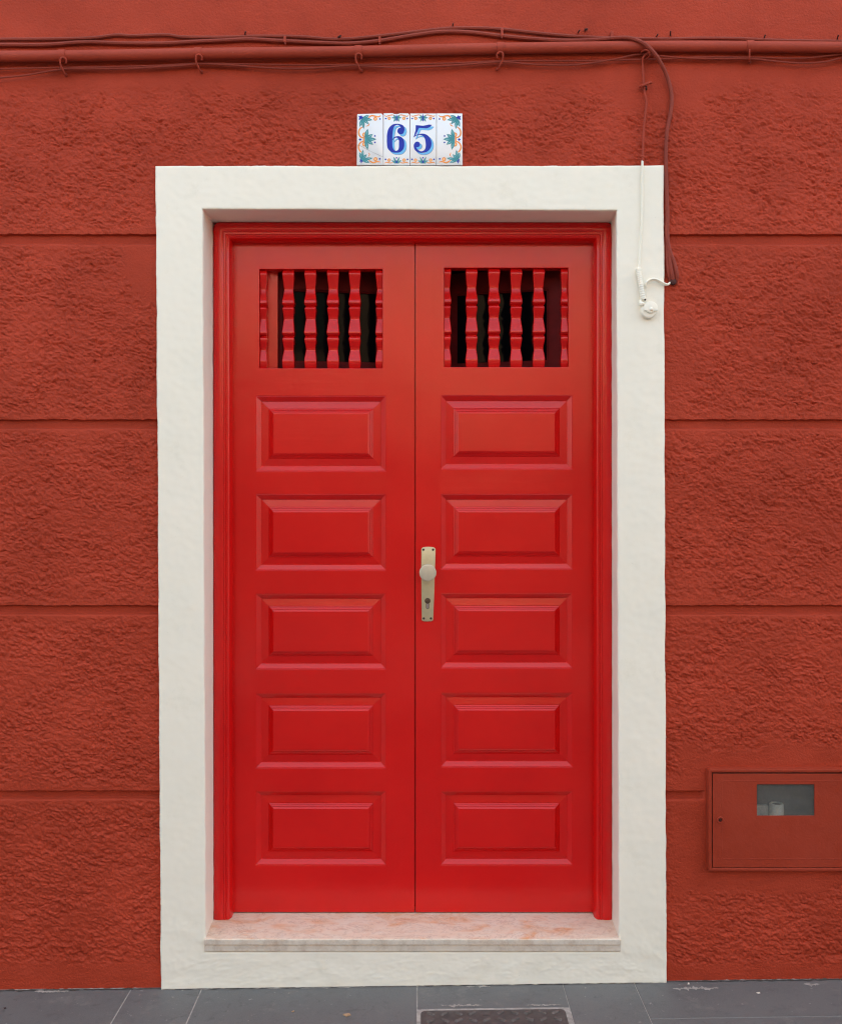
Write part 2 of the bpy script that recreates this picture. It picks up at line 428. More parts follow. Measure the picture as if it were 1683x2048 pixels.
# cream surround: a ring swept round the opening with its reveal
def build_surround():
    ia = [(405, 418), (1232, 421), (1237, 1904), (411, 1904)]
    oa = [(310, 331), (1327.5, 330), (1333, 1971), (321, 1982)]
    inn = [(PX(a), PZ(b)) for a, b in ia]; out = [(PX(a), PZ(b)) for a, b in oa]
    deep = [(-.651, 2.335), (.603, 2.335), (.603, inn[2][1] + 0), (-.651, inn[3][1])]
    prof = []                                  # (a deep->inner, b inner->outer, Y)
    for y in np.linspace(.21, .006, 16): prof.append(('d', 1 - (y / .21), y))
    prof += [('o', .004, .0035), ('o', .010, .0015), ('o', .020, .0004)]
    for t in np.linspace(.045, .955, 30): prof.append(('o', t, 0))
    prof += [('o', .98, .0004), ('o', .99, .0018), ('o', .997, .004), ('o', 1.0, .008), ('o', 1.0, .034)]
    st = []
    for k in range(4):
        n = 420 if k in (1, 3) else 260
        for i in range(n): st.append((k, i / n))
    V = []
    for k, t in st:
        l = (k + 1) % 4
        lp = lambda A: np.array([A[k][0] * (1 - t) + A[l][0] * t, A[k][1] * (1 - t) + A[l][1] * t])
        di, i_, o_ = lp(deep), lp(inn), lp(out)
        for typ, a, y in prof:
            p = di * (1 - a) + i_ * a if typ == 'd' else i_ * (1 - a) + o_ * a
            V.append((p[0], y, p[1], a if typ == 'o' else -1 + a, k))
    V = np.array(V); X, Y, Z, A, K = V.T
    u = X / S; v = -Z / S
    isd = A < 0
    # wobbling hand-plastered edges
    oe = np.clip(A, 0, 1) ** 6; ie = np.exp(-(A / .08) ** 2)
    wx = .0012 * perlin(u / 31, v / 31, 50) + .0011 * perlin(u / 7, v / 7, 51) * sstep(0, .5, perlin(u / 60, v / 60, 67)) + .0018 * perlin(u / 150, v / 120, 52)
    wz = .0012 * perlin(u / 31, v / 31, 53) + .0011 * perlin(u / 7, v / 7, 54) * sstep(0, .5, perlin(u / 60, v / 60, 68)) + .0016 * perlin(u / 150, v / 120, 55)
    X = X + wx * (oe * 1.0 + ie * .55); Z = Z + wz * (oe * 1.0 + ie * .55)
    low = sstep(.30, .10, Z)
    rel = .0006 * perlin(u / 60, v / 60, 56) + .00035 * perlin(u / 16, v / 12, 57) + low * (.0013 * np.abs(perlin(u / 16, v / 8, 58)) * sstep(-.1, .4, perlin(u / 50, v / 30, 66)) + .0005 * perlin(u / 8, v / 6, 59) + .001 * perlin(u / 50, v / 30, 61))
    rel += .0007 * np.maximum(perlin(u / 34 + v / 90, v / 34, 60), .18)
    Y = np.where(isd, Y, Y - rel)
    side = np.where((K == 1) | (K == 3), 1, 0)
    X = np.where(isd & (side == 1), X + .0012 * perlin(Y * 60, v / 30, 62), X)
    verts = np.stack([X, Y, Z], -1)
    n, m = len(st), len(prof); idx = np.arange(n * m).reshape(n, m); nx = np.roll(idx, -1, axis=0)
    q = np.stack([idx[:, :-1], nx[:, :-1], nx[:, 1:], idx[:, 1:]], -1).reshape(-1, 4)
    mi = np.zeros((n, m - 1), dtype=np.int32); mi[:, -1] = 1
    o = obj("door_surround", verts, q, [M_white, M_wall], house, smooth=True, mi=mi.ravel())
    return o
build_surround()

# marble threshold, two slabs
ZT = CZ - 841 * S * (3.128 / 3)
th = MB()
def slab(z0, z1, yf):
    r = .003
    pr = [(yf + r, z1), (yf + r * .3, z1 - r * .3), (yf, z1 - r), (yf, z0 + .0008), (yf + .0008, z0), (.34, z0), (.34, z1)]
    v = []; f = []; xs = list(np.linspace(-.6485, .5985, 60))
    for i, x in enumerate(xs):
        e = .0005 * float(perlin(x * 35, z1 * 10, 70)) + .0004 * float(perlin(x * 140, 3, 71))
        for j, (y, z) in enumerate(pr): v.append((x, y + (e if j < 5 else 0), z + (e * .6 if j < 3 else 0)))
    n = len(pr)
    for i in range(len(xs) - 1):
        for j in range(n):
            k = (j + 1) % n; f.append((i * n + j, i * n + k, (i + 1) * n + k, (i + 1) * n + j))
    f.append(tuple(range(n))); f.append(tuple((len(xs) - 1) * n + j for j in range(n))[::-1])
    th.add(v, f)
slab(ZT - .0170, ZT, -.0070); slab(ZT - .0385, ZT - .0192, -.0030)
th.build("threshold", M_marble, house)

# ------------------------------------------------------------------ the double door
DY = 0.181                       # front of the leaves
door = empty("double_door", (0, DY, ZT), "glossy red panelled double door with two baluster grilles in a cream surround", "door")
def frame_ring(L, Rr, T, B, prof, r0, name, mat, parent):
    st = [('L', 0, B)] + [('L', 0, z) for z in np.linspace(B + .03, T - r0, 30)]
    for a in range(1, 7): st.append(('TL', R(180 - 15 * a), 0))
    st += [('T', x, 0) for x in np.linspace(L + r0, Rr - r0, 24)[1:-1]]
    for a in range(0, 6): st.append(('TR', R(90 - 15 * a), 0))
    st += [('R', 0, z) for z in np.linspace(T - r0, B + .03, 30)] + [('R', 0, B)]
    v = []
    for k, a, b in st:
        for d, y in prof:
            if k == 'L': p = (L + d, max(min(b, T - max(d, r0)), B))
            elif k == 'R': p = (Rr - d, max(min(b, T - max(d, r0)), B))
            elif k == 'T': p = (min(max(a, L + max(d, r0)), Rr - max(d, r0)), T - d)
            elif k == 'TL': p = (L + r0 + (r0 - d) * math.cos(a), T - r0 + (r0 - d) * math.sin(a)) if d < r0 else (L + d, T - d)
            else: p = (Rr - r0 + (r0 - d) * math.cos(a), T - r0 + (r0 - d) * math.sin(a)) if d < r0 else (Rr - d, T - d)
            v.append((p[0], y, p[1]))
    n = len(prof); f = []
    for i in range(len(st) - 1):
        for j in range(n - 1): f.append((i * n + j, i * n + j + 1, (i + 1) * n + j + 1, (i + 1) * n + j))
    f.append(tuple(range(n))); f.append(tuple((len(st) - 1) * n + j for j in range(n))[::-1])
    mb = MB(); mb.add(v, f)
    o = mb.build(name, mat, parent, smooth=True)
    return o
mm = .001
fprof = [(0, .2), (0, .143), (1.5 * mm, .136), (5 * mm, .132), (10 * mm, .1295), (16 * mm, .128), (24 * mm, .128), (31 * mm, .1295), (32.5 * mm, .131), (34 * mm, .1315), (35 * mm, .1295), (40 * mm, .1295), (41 * mm, .132), (42.5 * mm, .1325), (43.5 * mm, .131), (49 * mm, .1325), (52 * mm, .136), (53 * mm, .140), (56 * mm, .147), (56.5 * mm, .151), (56.5 * mm, .2)]
frame_ring(-.6508, .6022, 2.3355, ZT + .0005, fprof, .020, "door_frame", M_dv, door)

PROWS = [(792, 942), (989, 1140), (1188, 1338), (1387, 1536), (1583, 1730)]
PROWS_R = [(791, 938), (989, 1138), (1187, 1336), (1386, 1534), (1583, 1730)]
LX = lambda px: PX(px, DY)
LZ = lambda py: PZ(py, DY)
zleaf0, zleaf1 = ZT + .0035, 2.298
def leaf(xs, hx, prows, gz, gx, label):
    """xs: outer X range; hx: panel X range; gx/gz: grille opening"""
    x0, x1 = xs; holes = [(hx[0], hx[1], LZ(b), LZ(a)) for a, b in prows] + [(gx[0], gx[1], gz[0], gz[1])]
    X = sorted({x0, x1, hx[0], hx[1], gx[0], gx[1]}); Z = sorted({zleaf0, zleaf1} | {h[2] for h in holes} | {h[3] for h in holes})
    yb = DY + .042
    def inh(i, j):
        cx, cz = (X[i] + X[i + 1]) / 2, (Z[j] + Z[j + 1]) / 2
        return any(h[0] < cx < h[1] and h[2] < cz < h[3] for h in holes)
    mb = MB()
    for i in range(len(X) - 1):
        for j in range(len(Z) - 1):
            if inh(i, j): continue
            a, b, c, d = X[i], X[i + 1], Z[j], Z[j + 1]
            cx = (a + b) / 2; mid = hx[0] < cx < hx[1] or gx[0] < cx < gx[1]
            m = 1 if mid else 0
            mb.add([(a, DY, c), (b, DY, c), (b, DY, d), (a, DY, d)], [(0, 1, 2, 3)], m)
            mb.add([(a, yb, c), (b, yb, c), (b, yb, d), (a, yb, d)], [(3, 2, 1, 0)], m)
            for (p, q, out) in (((a, c), (b, c), j == 0 or inh(i, j - 1)), ((b, c), (b, d), i == len(X) - 2 or inh(i + 1, j)), ((b, d), (a, d), j == len(Z) - 2 or inh(i, j + 1)), ((a, d), (a, c), i == 0 or inh(i - 1, j))):
                if out: mb.add([(p[0], DY, p[1]), (q[0], DY, q[1]), (q[0], yb, q[1]), (p[0], yb, p[1])], [(3, 2, 1, 0)], m)
    lf = mb.build("door_leaf", [M_dv, M_dh], door, bevel=.0016, seg=2)
    if label: lf["label"] = label
    # raised panels: (inset mm, depth mm)
    pp = [(-2, 3.0), (.2, 1.6), (1.2, 1.4), (14.6, 11.2), (15.1, 11.3), (15.6, 13.4), (17, 13.5), (39.2, 9.8), (39.9, 11.0), (40.8, 9.6), (44.4, 7.2), (45.1, 8.4), (45.9, 7.0), (49.4, 4.7), (50.1, 5.8), (50.9, 4.4), (56.2, .9), (57.5, .8)]
    for (xa, xb, za, zb) in holes[:-1]:
        v = []; f = []
        for d, y in pp:
            d *= mm; yy = DY + y * mm
            v += [(xa + d, yy, za + d), (xb - d, yy, za + d), (xb - d, yy, zb - d), (xa + d, yy, zb - d)]
        for k in range(len(pp) - 1):
            for i in range(4):
                j = (i + 1) % 4; f.append((k * 4 + i, k * 4 + j, (k + 1) * 4 + j, (k + 1) * 4 + i))
        k = (len(pp) - 1) * 4; f.append((k, k + 1, k + 2, k + 3))
        n0 = len(v); bz = DY + .036
        v += [(xa - .002, bz, za - .002), (xb + .002, bz, za - .002), (xb + .002, bz, zb + .002), (xa - .002, bz, zb + .002)]
        f.append((n0 + 3, n0 + 2, n0 + 1, n0)); 
        for i in range(4):
            j = (i + 1) % 4; f.append((i, n0 + i, n0 + j, j))
        MB().add(v, f).build("panel", M_dh, lf)
    return lf, holes[-1]
gzL = (LZ(736.5), LZ(538)); gzR = (LZ(734), LZ(535.5))
lL, gL = leaf((LX(457), LX(829)), (LX(511.5), LX(771)), PROWS, gzL, (LX(518.5), LX(765)), "left door leaf without a handle")
lR, gR = leaf((LX(830.6), LX(1197)), (LX(881.5), LX(1144)), PROWS_R, gzR, (LX(887.5), LX(1136)), "right door leaf carrying the knob plate")

# sawn square balusters: (photo row in the 4.43x close-up, half width, sticking out)
BP = [(165, 50, 30), (178, 50, 36), (200, 53, 50), (216, 52, 52), (232, 50, 48), (300, 44, 24), (335, 41, 17), (352, 41, 18), (400, 46, 34), (440, 52, 50), (452, 53, 54), (466, 53, 54), (480, 52, 44), (487, 46, 26), (492, 44, 22),
      (497, 44, 30), (508, 49, 46), (518, 50, 49), (540, 48, 42), (580, 43, 24), (600, 42, 18), (615, 43, 20), (660, 48, 36), (700, 52, 50), (716, 54, 54), (732, 54, 54), (746, 52, 44), (753, 47, 26), (758, 46, 24),
      (763, 47, 34), (776, 51, 48), (790, 51, 51), (810, 49, 46), (850, 43, 24), (874, 42, 18), (890, 43, 20), (930, 49, 36), (965, 53, 48), (990, 53, 50), (1020, 51, 42), (1050, 48, 30)]
def baluster(cx, g, half, parent, jit):
    """half: 0 full, -1 only the right half shows at the left jamb, +1 the reverse"""
    zt, zb = g[3], g[2]; yc = DY + .024
    v = []; f = []; k = S * 1.06 / 4.429; n = 8
    for r, hw, dp in BP:
        t = (r - 165) / (1050 - 165); z = zt + .002 - t * (zt - zb + .004) + jit
        z = min(max(z, zb - .002), zt + .002)
        w_ = hw * k; d = dp * k * 1.2 - .002; c = .0016
        xl, xr = cx - w_, cx + w_
        if half < 0: xl = cx - .0035
        if half > 0: xr = cx + .0035
        for x, y in ((xl, yc - d + c), (xl + c, yc - d), (xr - c, yc - d), (xr, yc - d + c), (xr, yc + d - c), (xr - c, yc + d), (xl + c, yc + d), (xl, yc + d - c)): v.append((x, y, z))
    for i in range(len(BP) - 1):
        for j in range(n):
            l = (j + 1) % n; f.append((i * n + j, i * n + l, (i + 1) * n + l, (i + 1) * n + j))
    f.append(tuple(range(n))[::-1]); f.append(tuple((len(BP) - 1) * n + j for j in range(n)))
    o = MB().add(v, f).build("baluster", M_dv, parent, smooth=False)
    o.data.polygons.foreach_set("use_smooth", np.ones(len(o.data.polygons), dtype=bool)); o.data.set_sharp_from_angle(angle=R(32))
for lf, g, cs in ((lL, gL, (575.5, 619.8, 665.1, 708.7)), (lR, gR, (943, 988, 1032.4, 1077.8))):
    for i, c in enumerate(cs): baluster(LX(c), g, 0, lf, random.uniform(-.0012, .0012))
    baluster(g[0] + .004, g, -1, lf, 0); baluster(g[1] - .004, g, 1, lf, 0)

# little casement behind each grille
def sash(lf, hinge, x0, x1, z0, z1, ang, sw=(.022, .022), tb=(.03, .03)):
    """frame between x0..x1, turned by ang about x = hinge, opening into the house"""
    y0 = DY + .072; a = R(ang); ca, sa = math.cos(a), math.sin(a)
    def rot(mb):
        mb.v = [(hinge + (x - hinge) * ca, y0 + (y - y0) * ca + abs(x - hinge) * sa, z) for x, y, z in mb.v]; return mb
    y1 = y0 + .028
    mb = MB(); mb.box(x0, x0 + sw[0], y0, y1, z0, z1); mb.box(x1 - sw[1], x1, y0, y1, z0, z1)
    mb.box(x0 + sw[0], x1 - sw[1], y0, y1, z1 - tb[1], z1); mb.box(x0 + sw[0], x1 - sw[1], y0, y1, z0, z0 + tb[0])
    # glazing bead
    for i, (xa, xb, za, zb) in enumerate(((x0 + sw[0], x0 + sw[0] + .005, z0 + tb[0], z1 - tb[1]), (x1 - sw[1] - .005, x1 - sw[1], z0 + tb[0], z1 - tb[1]))):
        mb.box(xa, xb, y0 + .006, y0 + .014, za, zb)
    for za, zb in ((z0 + tb[0], z0 + tb[0] + .005), (z1 - tb[1] - .005, z1 - tb[1])):
        mb.box(x0 + sw[0] + .005, x1 - sw[1] - .005, y0 + .006, y0 + .014, za, zb)
    rot(mb).build("casement", M_shaded, lf, bevel=.001)
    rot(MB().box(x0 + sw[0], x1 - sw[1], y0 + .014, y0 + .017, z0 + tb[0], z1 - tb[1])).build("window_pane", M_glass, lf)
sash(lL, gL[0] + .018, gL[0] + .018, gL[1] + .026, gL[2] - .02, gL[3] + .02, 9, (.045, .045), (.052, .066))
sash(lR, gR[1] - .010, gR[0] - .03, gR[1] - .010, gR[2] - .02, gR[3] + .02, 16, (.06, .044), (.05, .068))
# lining board that the casement closes against
for lf, g in ((lL, gL), (lR, gR)):
    mb = MB(); e = .012
    mb.box(g[0] - .03, g[0] + (.052 if g is gL else -e), DY + .042, DY + .075, g[2] - .03, g[3] + .03); mb.box(g[1] + e + .012, g[1] + .045, DY + .042, DY + .075, g[2] - .03, g[3] + .03)
    mb.build("casement_lining", M_dv, lf)
bb = MB(); bb.box(LX(829) - .02, LX(831) + .02, DY + .045, DY + .06, zleaf0, zleaf1); bb.build("rebate_strip", M_dv, door)

# handle plate, knob, lock
yp = DY - .0045
def rpoly(x0, x1, z0, z1, r, n=6, bulge=0):
    p = []
    for cx, cz, a0 in ((x1 - r, z1 - r, 0), (x0 + r, z1 - r, 90), (x0 + r, z0 + r, 180), (x1 - r, z0 + r, 270)):
        for i in range(n + 1):
            a = R(a0 + 90 * i / n); p.append((cx + r * math.cos(a), cz + r * math.sin(a)))
    return p
q = lambda x, y: (PX(x, yp), PZ(y, yp))
pl = []
pts = [(843.2, 1240), (842.3, 1180), (842, 1130), (842.2, 1100), (842.6, 1097.2), (845, 1095), (850, 1093.9), (856.3, 1093.6), (862.5, 1093.9), (867.6, 1095), (870.2, 1097.2), (870.8, 1100), (869.8, 1130), (868.2, 1180), (866, 1238), (865.5, 1241), (862.5, 1242.6), (855, 1243.3), (847, 1242.8), (844, 1241.6)]
pm = MB().prism([q(*p) for p in pts], yp, DY + .001, .0016)
plate = pm.build("handle_plate", M_plate, door, smooth=True)
for x, y in ((846.4, 1099.4), (865.7, 1099.4), (847, 1237), (861.4, 1237)):
    c = q(x, y)
    MB().lathe((c[0], yp, c[1]), [(.0036, .0012), (.0036, -.0003), (.0028, -.0009), (.0012, -.0011)], 16).build("screw", M_hole, plate, smooth=True)
ky = yp - .040; kc = (PX(855.2, ky), ky, PZ(1145.8, ky))
MB().lathe(kc, [(.010, .041), (.010, .018), (.013, .014), (.0235, .011), (.0262, .007), (.0266, .003), (.0262, .0010), (.0252, .0002), (.0244, 0)], 64).build("knob", M_knob, plate, smooth=True)
c = q(854.7, 1201.8)
MB().lathe((c[0], yp, c[1]), [(.0093, .001), (.0093, -.0010), (.0084, -.0014), (.0080, -.0006)], 28).build("keyhole_ring", M_dark, plate, smooth=True)
MB().lathe((c[0], yp - .0012, c[1]), [(.0062, .001), (.0062, -.0012), (.0055, -.0016)], 24).build("lock_plug", M_plate if False else M_dark, plate, smooth=True)
MB().box(c[0] - .0006, c[0] + .0006, yp - .0032, yp - .0010, c[1] + .0005, c[1] + .0055).build("key_slot", M_hole, plate)
sl_ = rpoly(c[0] - .0052, c[0] + .0052, c[1] - .0262, c[1] - .0065, .005)
MB().prism(sl_, yp - .0006, yp + .001, 0).build("lock_slot_edge", M_dark, plate)
sl2 = rpoly(c[0] - .0040, c[0] + .0040, c[1] - .0248, c[1] - .0085, .0038)
MB().prism(sl2, yp - .0012, yp + .001, .0004).build("lock_cylinder", M_cylm, plate)

# ------------------------------------------------------------------ number tiles
TY = 0.0015
def ribbon(mb, pts, ws, y, m, k, to):
    """painted stroke of changing width lying on the tile"""
    n = len(pts); P3 = catmull([(a, b, 0) for a, b in pts], 8)
    if not isinstance(ws, (list, tuple)): ws = [ws] * n
    W = [p.x for p in catmull([(w_, 0, 0) for w_ in ws], 8)]
    v = []
    for i, p in enumerate(P3):
        t = P3[min(i + 1, len(P3) - 1)] - P3[max(i - 1, 0)]; t.normalize() if t.length > 0 else None
        nx, ny = -t.y, t.x; h = max(W[i], 1) / 2
        for s in (1, -1):
            X, Z = to(p.x + nx * h * s, p.y + ny * h * s); v.append((X, y, Z))
    mb.add(v, [(2 * i, 2 * i + 1, 2 * i + 3, 2 * i + 2) for i in range(len(P3) - 1)], m)
def disc(mb, c, r, y, m, to, n=20):
    mb.add([(lambda q_: (q_[0], y, q_[1]))(to(c[0] + r * math.cos(2 * math.pi * i / n), c[1] + r * math.sin(2 * math.pi * i / n))) for i in range(n)], [tuple(range(n))], m)
OM = [M_teal, M_orange, M_blue, M_tealp, M_cream, M_crack]
class Lay:
    def __init__(s): s.y = TY - .00012
    def __call__(s): s.y -= .000012; return s.y
def petal(mb, a, b, w_, L, to, m=0, vein=True):
    mx, my = (a[0] * .45 + b[0] * .55), (a[1] * .45 + b[1] * .55)
    ribbon(mb, [a, (mx, my), b], [w_ * .45, w_, 2], L(), m, 0, to)
    if vein: ribbon(mb, [(a[0] * .6 + b[0] * .4, a[1] * .6 + b[1] * .4), (a[0] * .25 + b[0] * .75, a[1] * .25 + b[1] * .75)], [2, w_ * .18], L(), 3, 0, to)
def zA(mirror=None, dx=0):
    def f(zx, zy):
        x = 700 + zx / 12.946 + dx; y = 220 + zy / 12.946
        if mirror: x = 2 * mirror - x
        return PX(x, TY), PZ(y, TY)
    return f
def border_ornament(to, parent, crack):
    mb = MB(); L = Lay()
    for pts, w_ in (([(480, 232), (500, 172), (560, 140), (630, 152), (700, 168), (760, 162), (785, 128)], [18, 36, 40, 38, 32, 28, 12]), ([(330, 428), (255, 480), (222, 560), (236, 650), (290, 700), (350, 716)], [16, 38, 40, 40, 36, 28]),
                    ([(350, 800), (270, 838), (222, 910), (218, 980), (258, 1060), (312, 1092)], [28, 36, 40, 40, 36, 12]), ([(480, 1288), (540, 1338), (610, 1356), (700, 1332), (790, 1345)], [14, 38, 40, 36, 14]), ([(350, 690), (350, 760), (350, 830)], 38),
                    ([(500, 330), (470, 395), (395, 415)], [8, 26, 8]), ([(470, 1100), (500, 1150), (470, 1210)], [8, 26, 8])): ribbon(mb, pts, w_, L(), 1, 0, to)
    for c_, r in (((650, 222), 50), ((375, 635), 62), ((375, 880), 62), ((655, 1268), 52)):
        disc(mb, c_, r, L(), 1, to); disc(mb, c_, r * .42, L(), 4, to); disc(mb, c_, r * .22, L(), 1, to)
    for a, tips, w_ in (((320, 210), ((495, 135), (580, 255), (480, 360), (350, 490), (245, 430)), 78), ((395, 750), ((455, 480), (585, 620), (680, 752), (595, 895), (455, 1030)), 92), ((300, 1285), ((335, 1020), (245, 1090), (430, 1140), (590, 1238), (505, 1355)), 72)):
        for t in tips: petal(mb, a, t, w_, L, to)
    for t in ((222, 145), (290, 130), (335, 175), (215, 238)): petal(mb, (285, 215), t, 46, L, to, 2, False)
    for t in ((240, 1330), (290, 1390), (330, 1340), (250, 1270)): petal(mb, (290, 1300), t, 26, L, to, 2, False)
    for c_ in ((770, 228), (640, 668), (642, 836), (766, 1262)): disc(mb, c_, 21, L(), 2, to)
    petal(mb, (225, 757), (300, 757), 40, L, to, 2, False); petal(mb, (262, 795), (262, 720), 30, L, to, 2, False)
    if crack: ribbon(mb, [(165, 895), (300, 940), (420, 1010), (560, 1080), (700, 1145), (850, 1212)], [9, 8, 6, 4, 7, 5], L(), 5, 0, to)
    mb.build("painted_ornament", OM, parent, fix=False)
def number_ornament(to, parent):
    mb = MB(); mc_ = MB(); L = Lay()
    for s in (1, -1):
        X_ = lambda x: 1200 + s * (x - 1200)
        ribbon(mb, [(X_(890), 128), (X_(930), 156), (X_(1000), 140), (X_(1080), 122), (X_(1150), 130)], [8, 24, 24, 26, 14], L(), 1, 0, to)
        ribbon(mc_, [(X_(885), 1372), (X_(950), 1350), (X_(1040), 1366), (X_(1110), 1352)], [10, 26, 24, 12], L(), 1, 0, to)
        for m__, c_ in ((mb, (X_(1010), 208)), (mc_, (X_(1005), 1292))): disc(m__, c_, 44, L(), 1, to); disc(m__, c_, 18, L(), 4, to); disc(m__, c_, 9, L(), 1, to)
        for t in ((1118, 128), (1070, 195), (1125, 298), (1165, 250)): petal(mb, (X_(1192), 190), (X_(t[0]), t[1]), 46, L, to)
        for t in ((1120, 1205), (1068, 1300), (1118, 1352)): petal(mc_, (X_(1192), 1362), (X_(t[0]), t[1]), 46, L, to)
        for m__, c_ in ((mb, (X_(922), 217)), (mc_, (X_(916), 1273))): disc(m__, c_, 21, L(), 2, to)
    petal(mb, (1200, 108), (1200, 290), 30, L, to, 2, False); petal(mb, (1200, 290), (1200, 200), 34, L, to, 2, False)
    disc(mc_, (1200, 1235), 20, L(), 2, to); petal(mc_, (1200, 1300), (1200, 1385), 40, L, to, 2, False)
    mb.build("painted_ornament", OM, parent, fix=False); mc_.build("painted_ornament", OM, parent, fix=False)
def zB(dx=0, dy=0):
    return lambda zx, zy: (PX(690 + (zx + dx) / 6.473, TY), PZ(210 + (zy + dy) / 6.473, TY))
def digit(n, parent):
    for nm, mat, off, y, gx in (("digit_outline", M_blue, 27, TY - .00016, 4), ("digit_shadow", M_lblue, 25, TY - .00030, 0), ("digit", M_blue, 0, TY - .00048, 0)):
        mb = MB(); to = zB(off, off * .95); yy = [y]
        def Y_(): yy[0] -= .000008; return yy[0]
        if n == 6:
            ribbon(mb, [(742, 330), (738, 282), (708, 256), (668, 248), (622, 266), (590, 315), (577, 380), (575, 430), (575, 490), (583, 550), (615, 590), (655, 603), (700, 590), (726, 550), (731, 500), (726, 455), (700, 422), (665, 411), (632, 424), (611, 452)],
                   [w_ + gx for w_ in (56, 44, 22, 15, 34, 62, 70, 70, 70, 66, 42, 24, 42, 64, 70, 64, 40, 18, 13, 7)], Y_(), 0, 0, to)
            disc(mb, (719, 334), 44 + gx / 2, Y_(), 0, to, 28)
        else:
            poly = [(913, 258), (960, 261), (1008, 266), (1050, 258), (1085, 250), (1124, 254), (1096, 284), (1055, 300), (1008, 298), (962, 294), (950, 302), (930, 350), (908, 392), (883, 420), (898, 372), (912, 320)]
            v = [(lambda q_: (q_[0], 0, q_[1]))(to(*p)) for p in poly]; yv = Y_()
            bm = bmesh.new(); vv = [bm.verts.new((p[0], yv, p[2])) for p in v]; bm.faces.new(vv); bmesh.ops.triangulate(bm, faces=bm.faces[:])
            bm.verts.index_update(); mb.add([tuple(x.co) for x in bm.verts], [tuple(k_.index for k_ in f_.verts) for f_ in bm.faces], 0); bm.free()
            ribbon(mb, [(887, 414), (922, 388), (972, 378), (1020, 388), (1058, 424), (1078, 480), (1074, 540), (1042, 588), (992, 607), (942, 596), (910, 562), (899, 520), (908, 498)],
                   [w_ + gx for w_ in (6, 9, 16, 36, 62, 76, 68, 40, 20, 26, 32, 26, 22)], Y_(), 0, 0, to)
            disc(mb, (932, 508), 37 + gx / 2, Y_(), 0, to, 28)
        mb.build(nm, M_lblue if False else (M_crack if nm == "digit_outline" else mat), parent, fix=False)
TILES = [("leafy border tile with a crack, leftmost of the four number tiles", [(713.2, 329), (766, 329), (765.6, 229.5), (762.5, 226.3), (715, 227.6), (714, 229)], 1),
         ("blue number 6 on a white ceramic tile with a chipped top edge", [(766.6, 329), (819, 329.5), (818.9, 230), (816, 226.2), (799, 226), (796, 227.2), (788, 227.4), (785, 225.8), (767, 226)], 6),
         ("blue number 5 on a white ceramic tile", [(819.8, 329.5), (871.8, 329.5), (872, 226.4), (820, 226.4)], 5),
         ("leafy border tile without a crack, rightmost of the four number tiles", [(872.7, 329.5), (924.6, 329), (924.2, 226.4), (873, 226.2)], 2)]
for lab, out, kind in TILES:
    cx = sum(p[0] for p in out) / len(out)
    root = empty("number_tile", (PX(cx, TY), TY, PZ(329.5, TY)), lab, "number tile", "house number tiles above the door")
    MB().prism([(PX(a, TY), PZ(b, TY)) for a, b in out], TY, TY + .009, .0007).build("tile", M_tile, root, smooth=True)
    if kind in (1, 2): border_ornament(zA(None if kind == 1 else 819.0), root, kind == 1)
    else:
        number_ornament(zA(dx=0 if kind == 6 else 52.9), root); digit(kind, root)

# ------------------------------------------------------------------ pipe, cables, hooks, nails
PIPE = [(-170, 114), (0, 112.5), (130, 111.5), (260, 109.5), (400, 107), (600, 104.5), (716, 103), (900, 98.5), (1000, 96.5), (1180, 94), (1340, 92.3), (1500, 93), (1683, 94.5), (1860, 95)]
pipe = empty("conduit_pipe", P(841, 101, -.012), "thick straight red painted conduit running above the door", "pipe")
ptube(MB(), PIPE, -.012, .0163, 20, sub=8).build("pipe", M_pipe, pipe, smooth=True)
def pipe_y(x):
    for (a, b), (c_, d) in zip(PIPE, PIPE[1:]):
        if a <= x <= c_: return b + (d - b) * (x - a) / (c_ - a)
for x in (126, 397, 716.5, 1000, 1498):
    mb = MB(); y = pipe_y(x); v = []; f = []; n = 22
    for i, (r, dx) in enumerate(((.0168, -7.2), (.0182, -7.0), (.0182, 7.0), (.0168, 7.2))):
        for k in range(n + 1):
            a = R(80 + 215 * k / n); c_ = P(x + dx, y, -.012); v.append((c_[0], -.012 + r * math.cos(a) , c_[2] + r * math.sin(a)))
    for i in range(3):
        for k in range(n): f.append((i * (n + 1) + k, i * (n + 1) + k + 1, (i + 1) * (n + 1) + k + 1, (i + 1) * (n + 1) + k))
    mb.add(v, f); mb.build("pipe_clamp", M_pipe, pipe, smooth=True)
def cable(label, pts, Y, r, mat=None, n=8, nm="cable", parts=None):
    root = empty(nm, P(pts[len(pts) // 2][0], pts[len(pts) // 2][1], Y), label, "cable")
    ptube(MB(), pts, Y, r, n).build("sheath", mat or M_cable, root, smooth=True); return root
cA = cable("uppermost thick wavy red cable running above the pipe", [(-170, 80), (0, 78), (100, 77.5), (180, 75.5), (232, 69.5), (265, 71), (330, 69), (368, 73.5), (450, 74), (520, 72), (600, 73), (650, 77), (680, 78), (725, 75), (780, 69), (840, 62), (900, 56), (960, 55.5), (1005, 58), (1060, 64), (1120, 70), (1180, 74), (1230, 75.5), (1290, 77), (1340, 77.5), (1400, 76), (1480, 77), (1560, 80.5), (1700, 82.5), (1860, 84)], -.001, .0052)
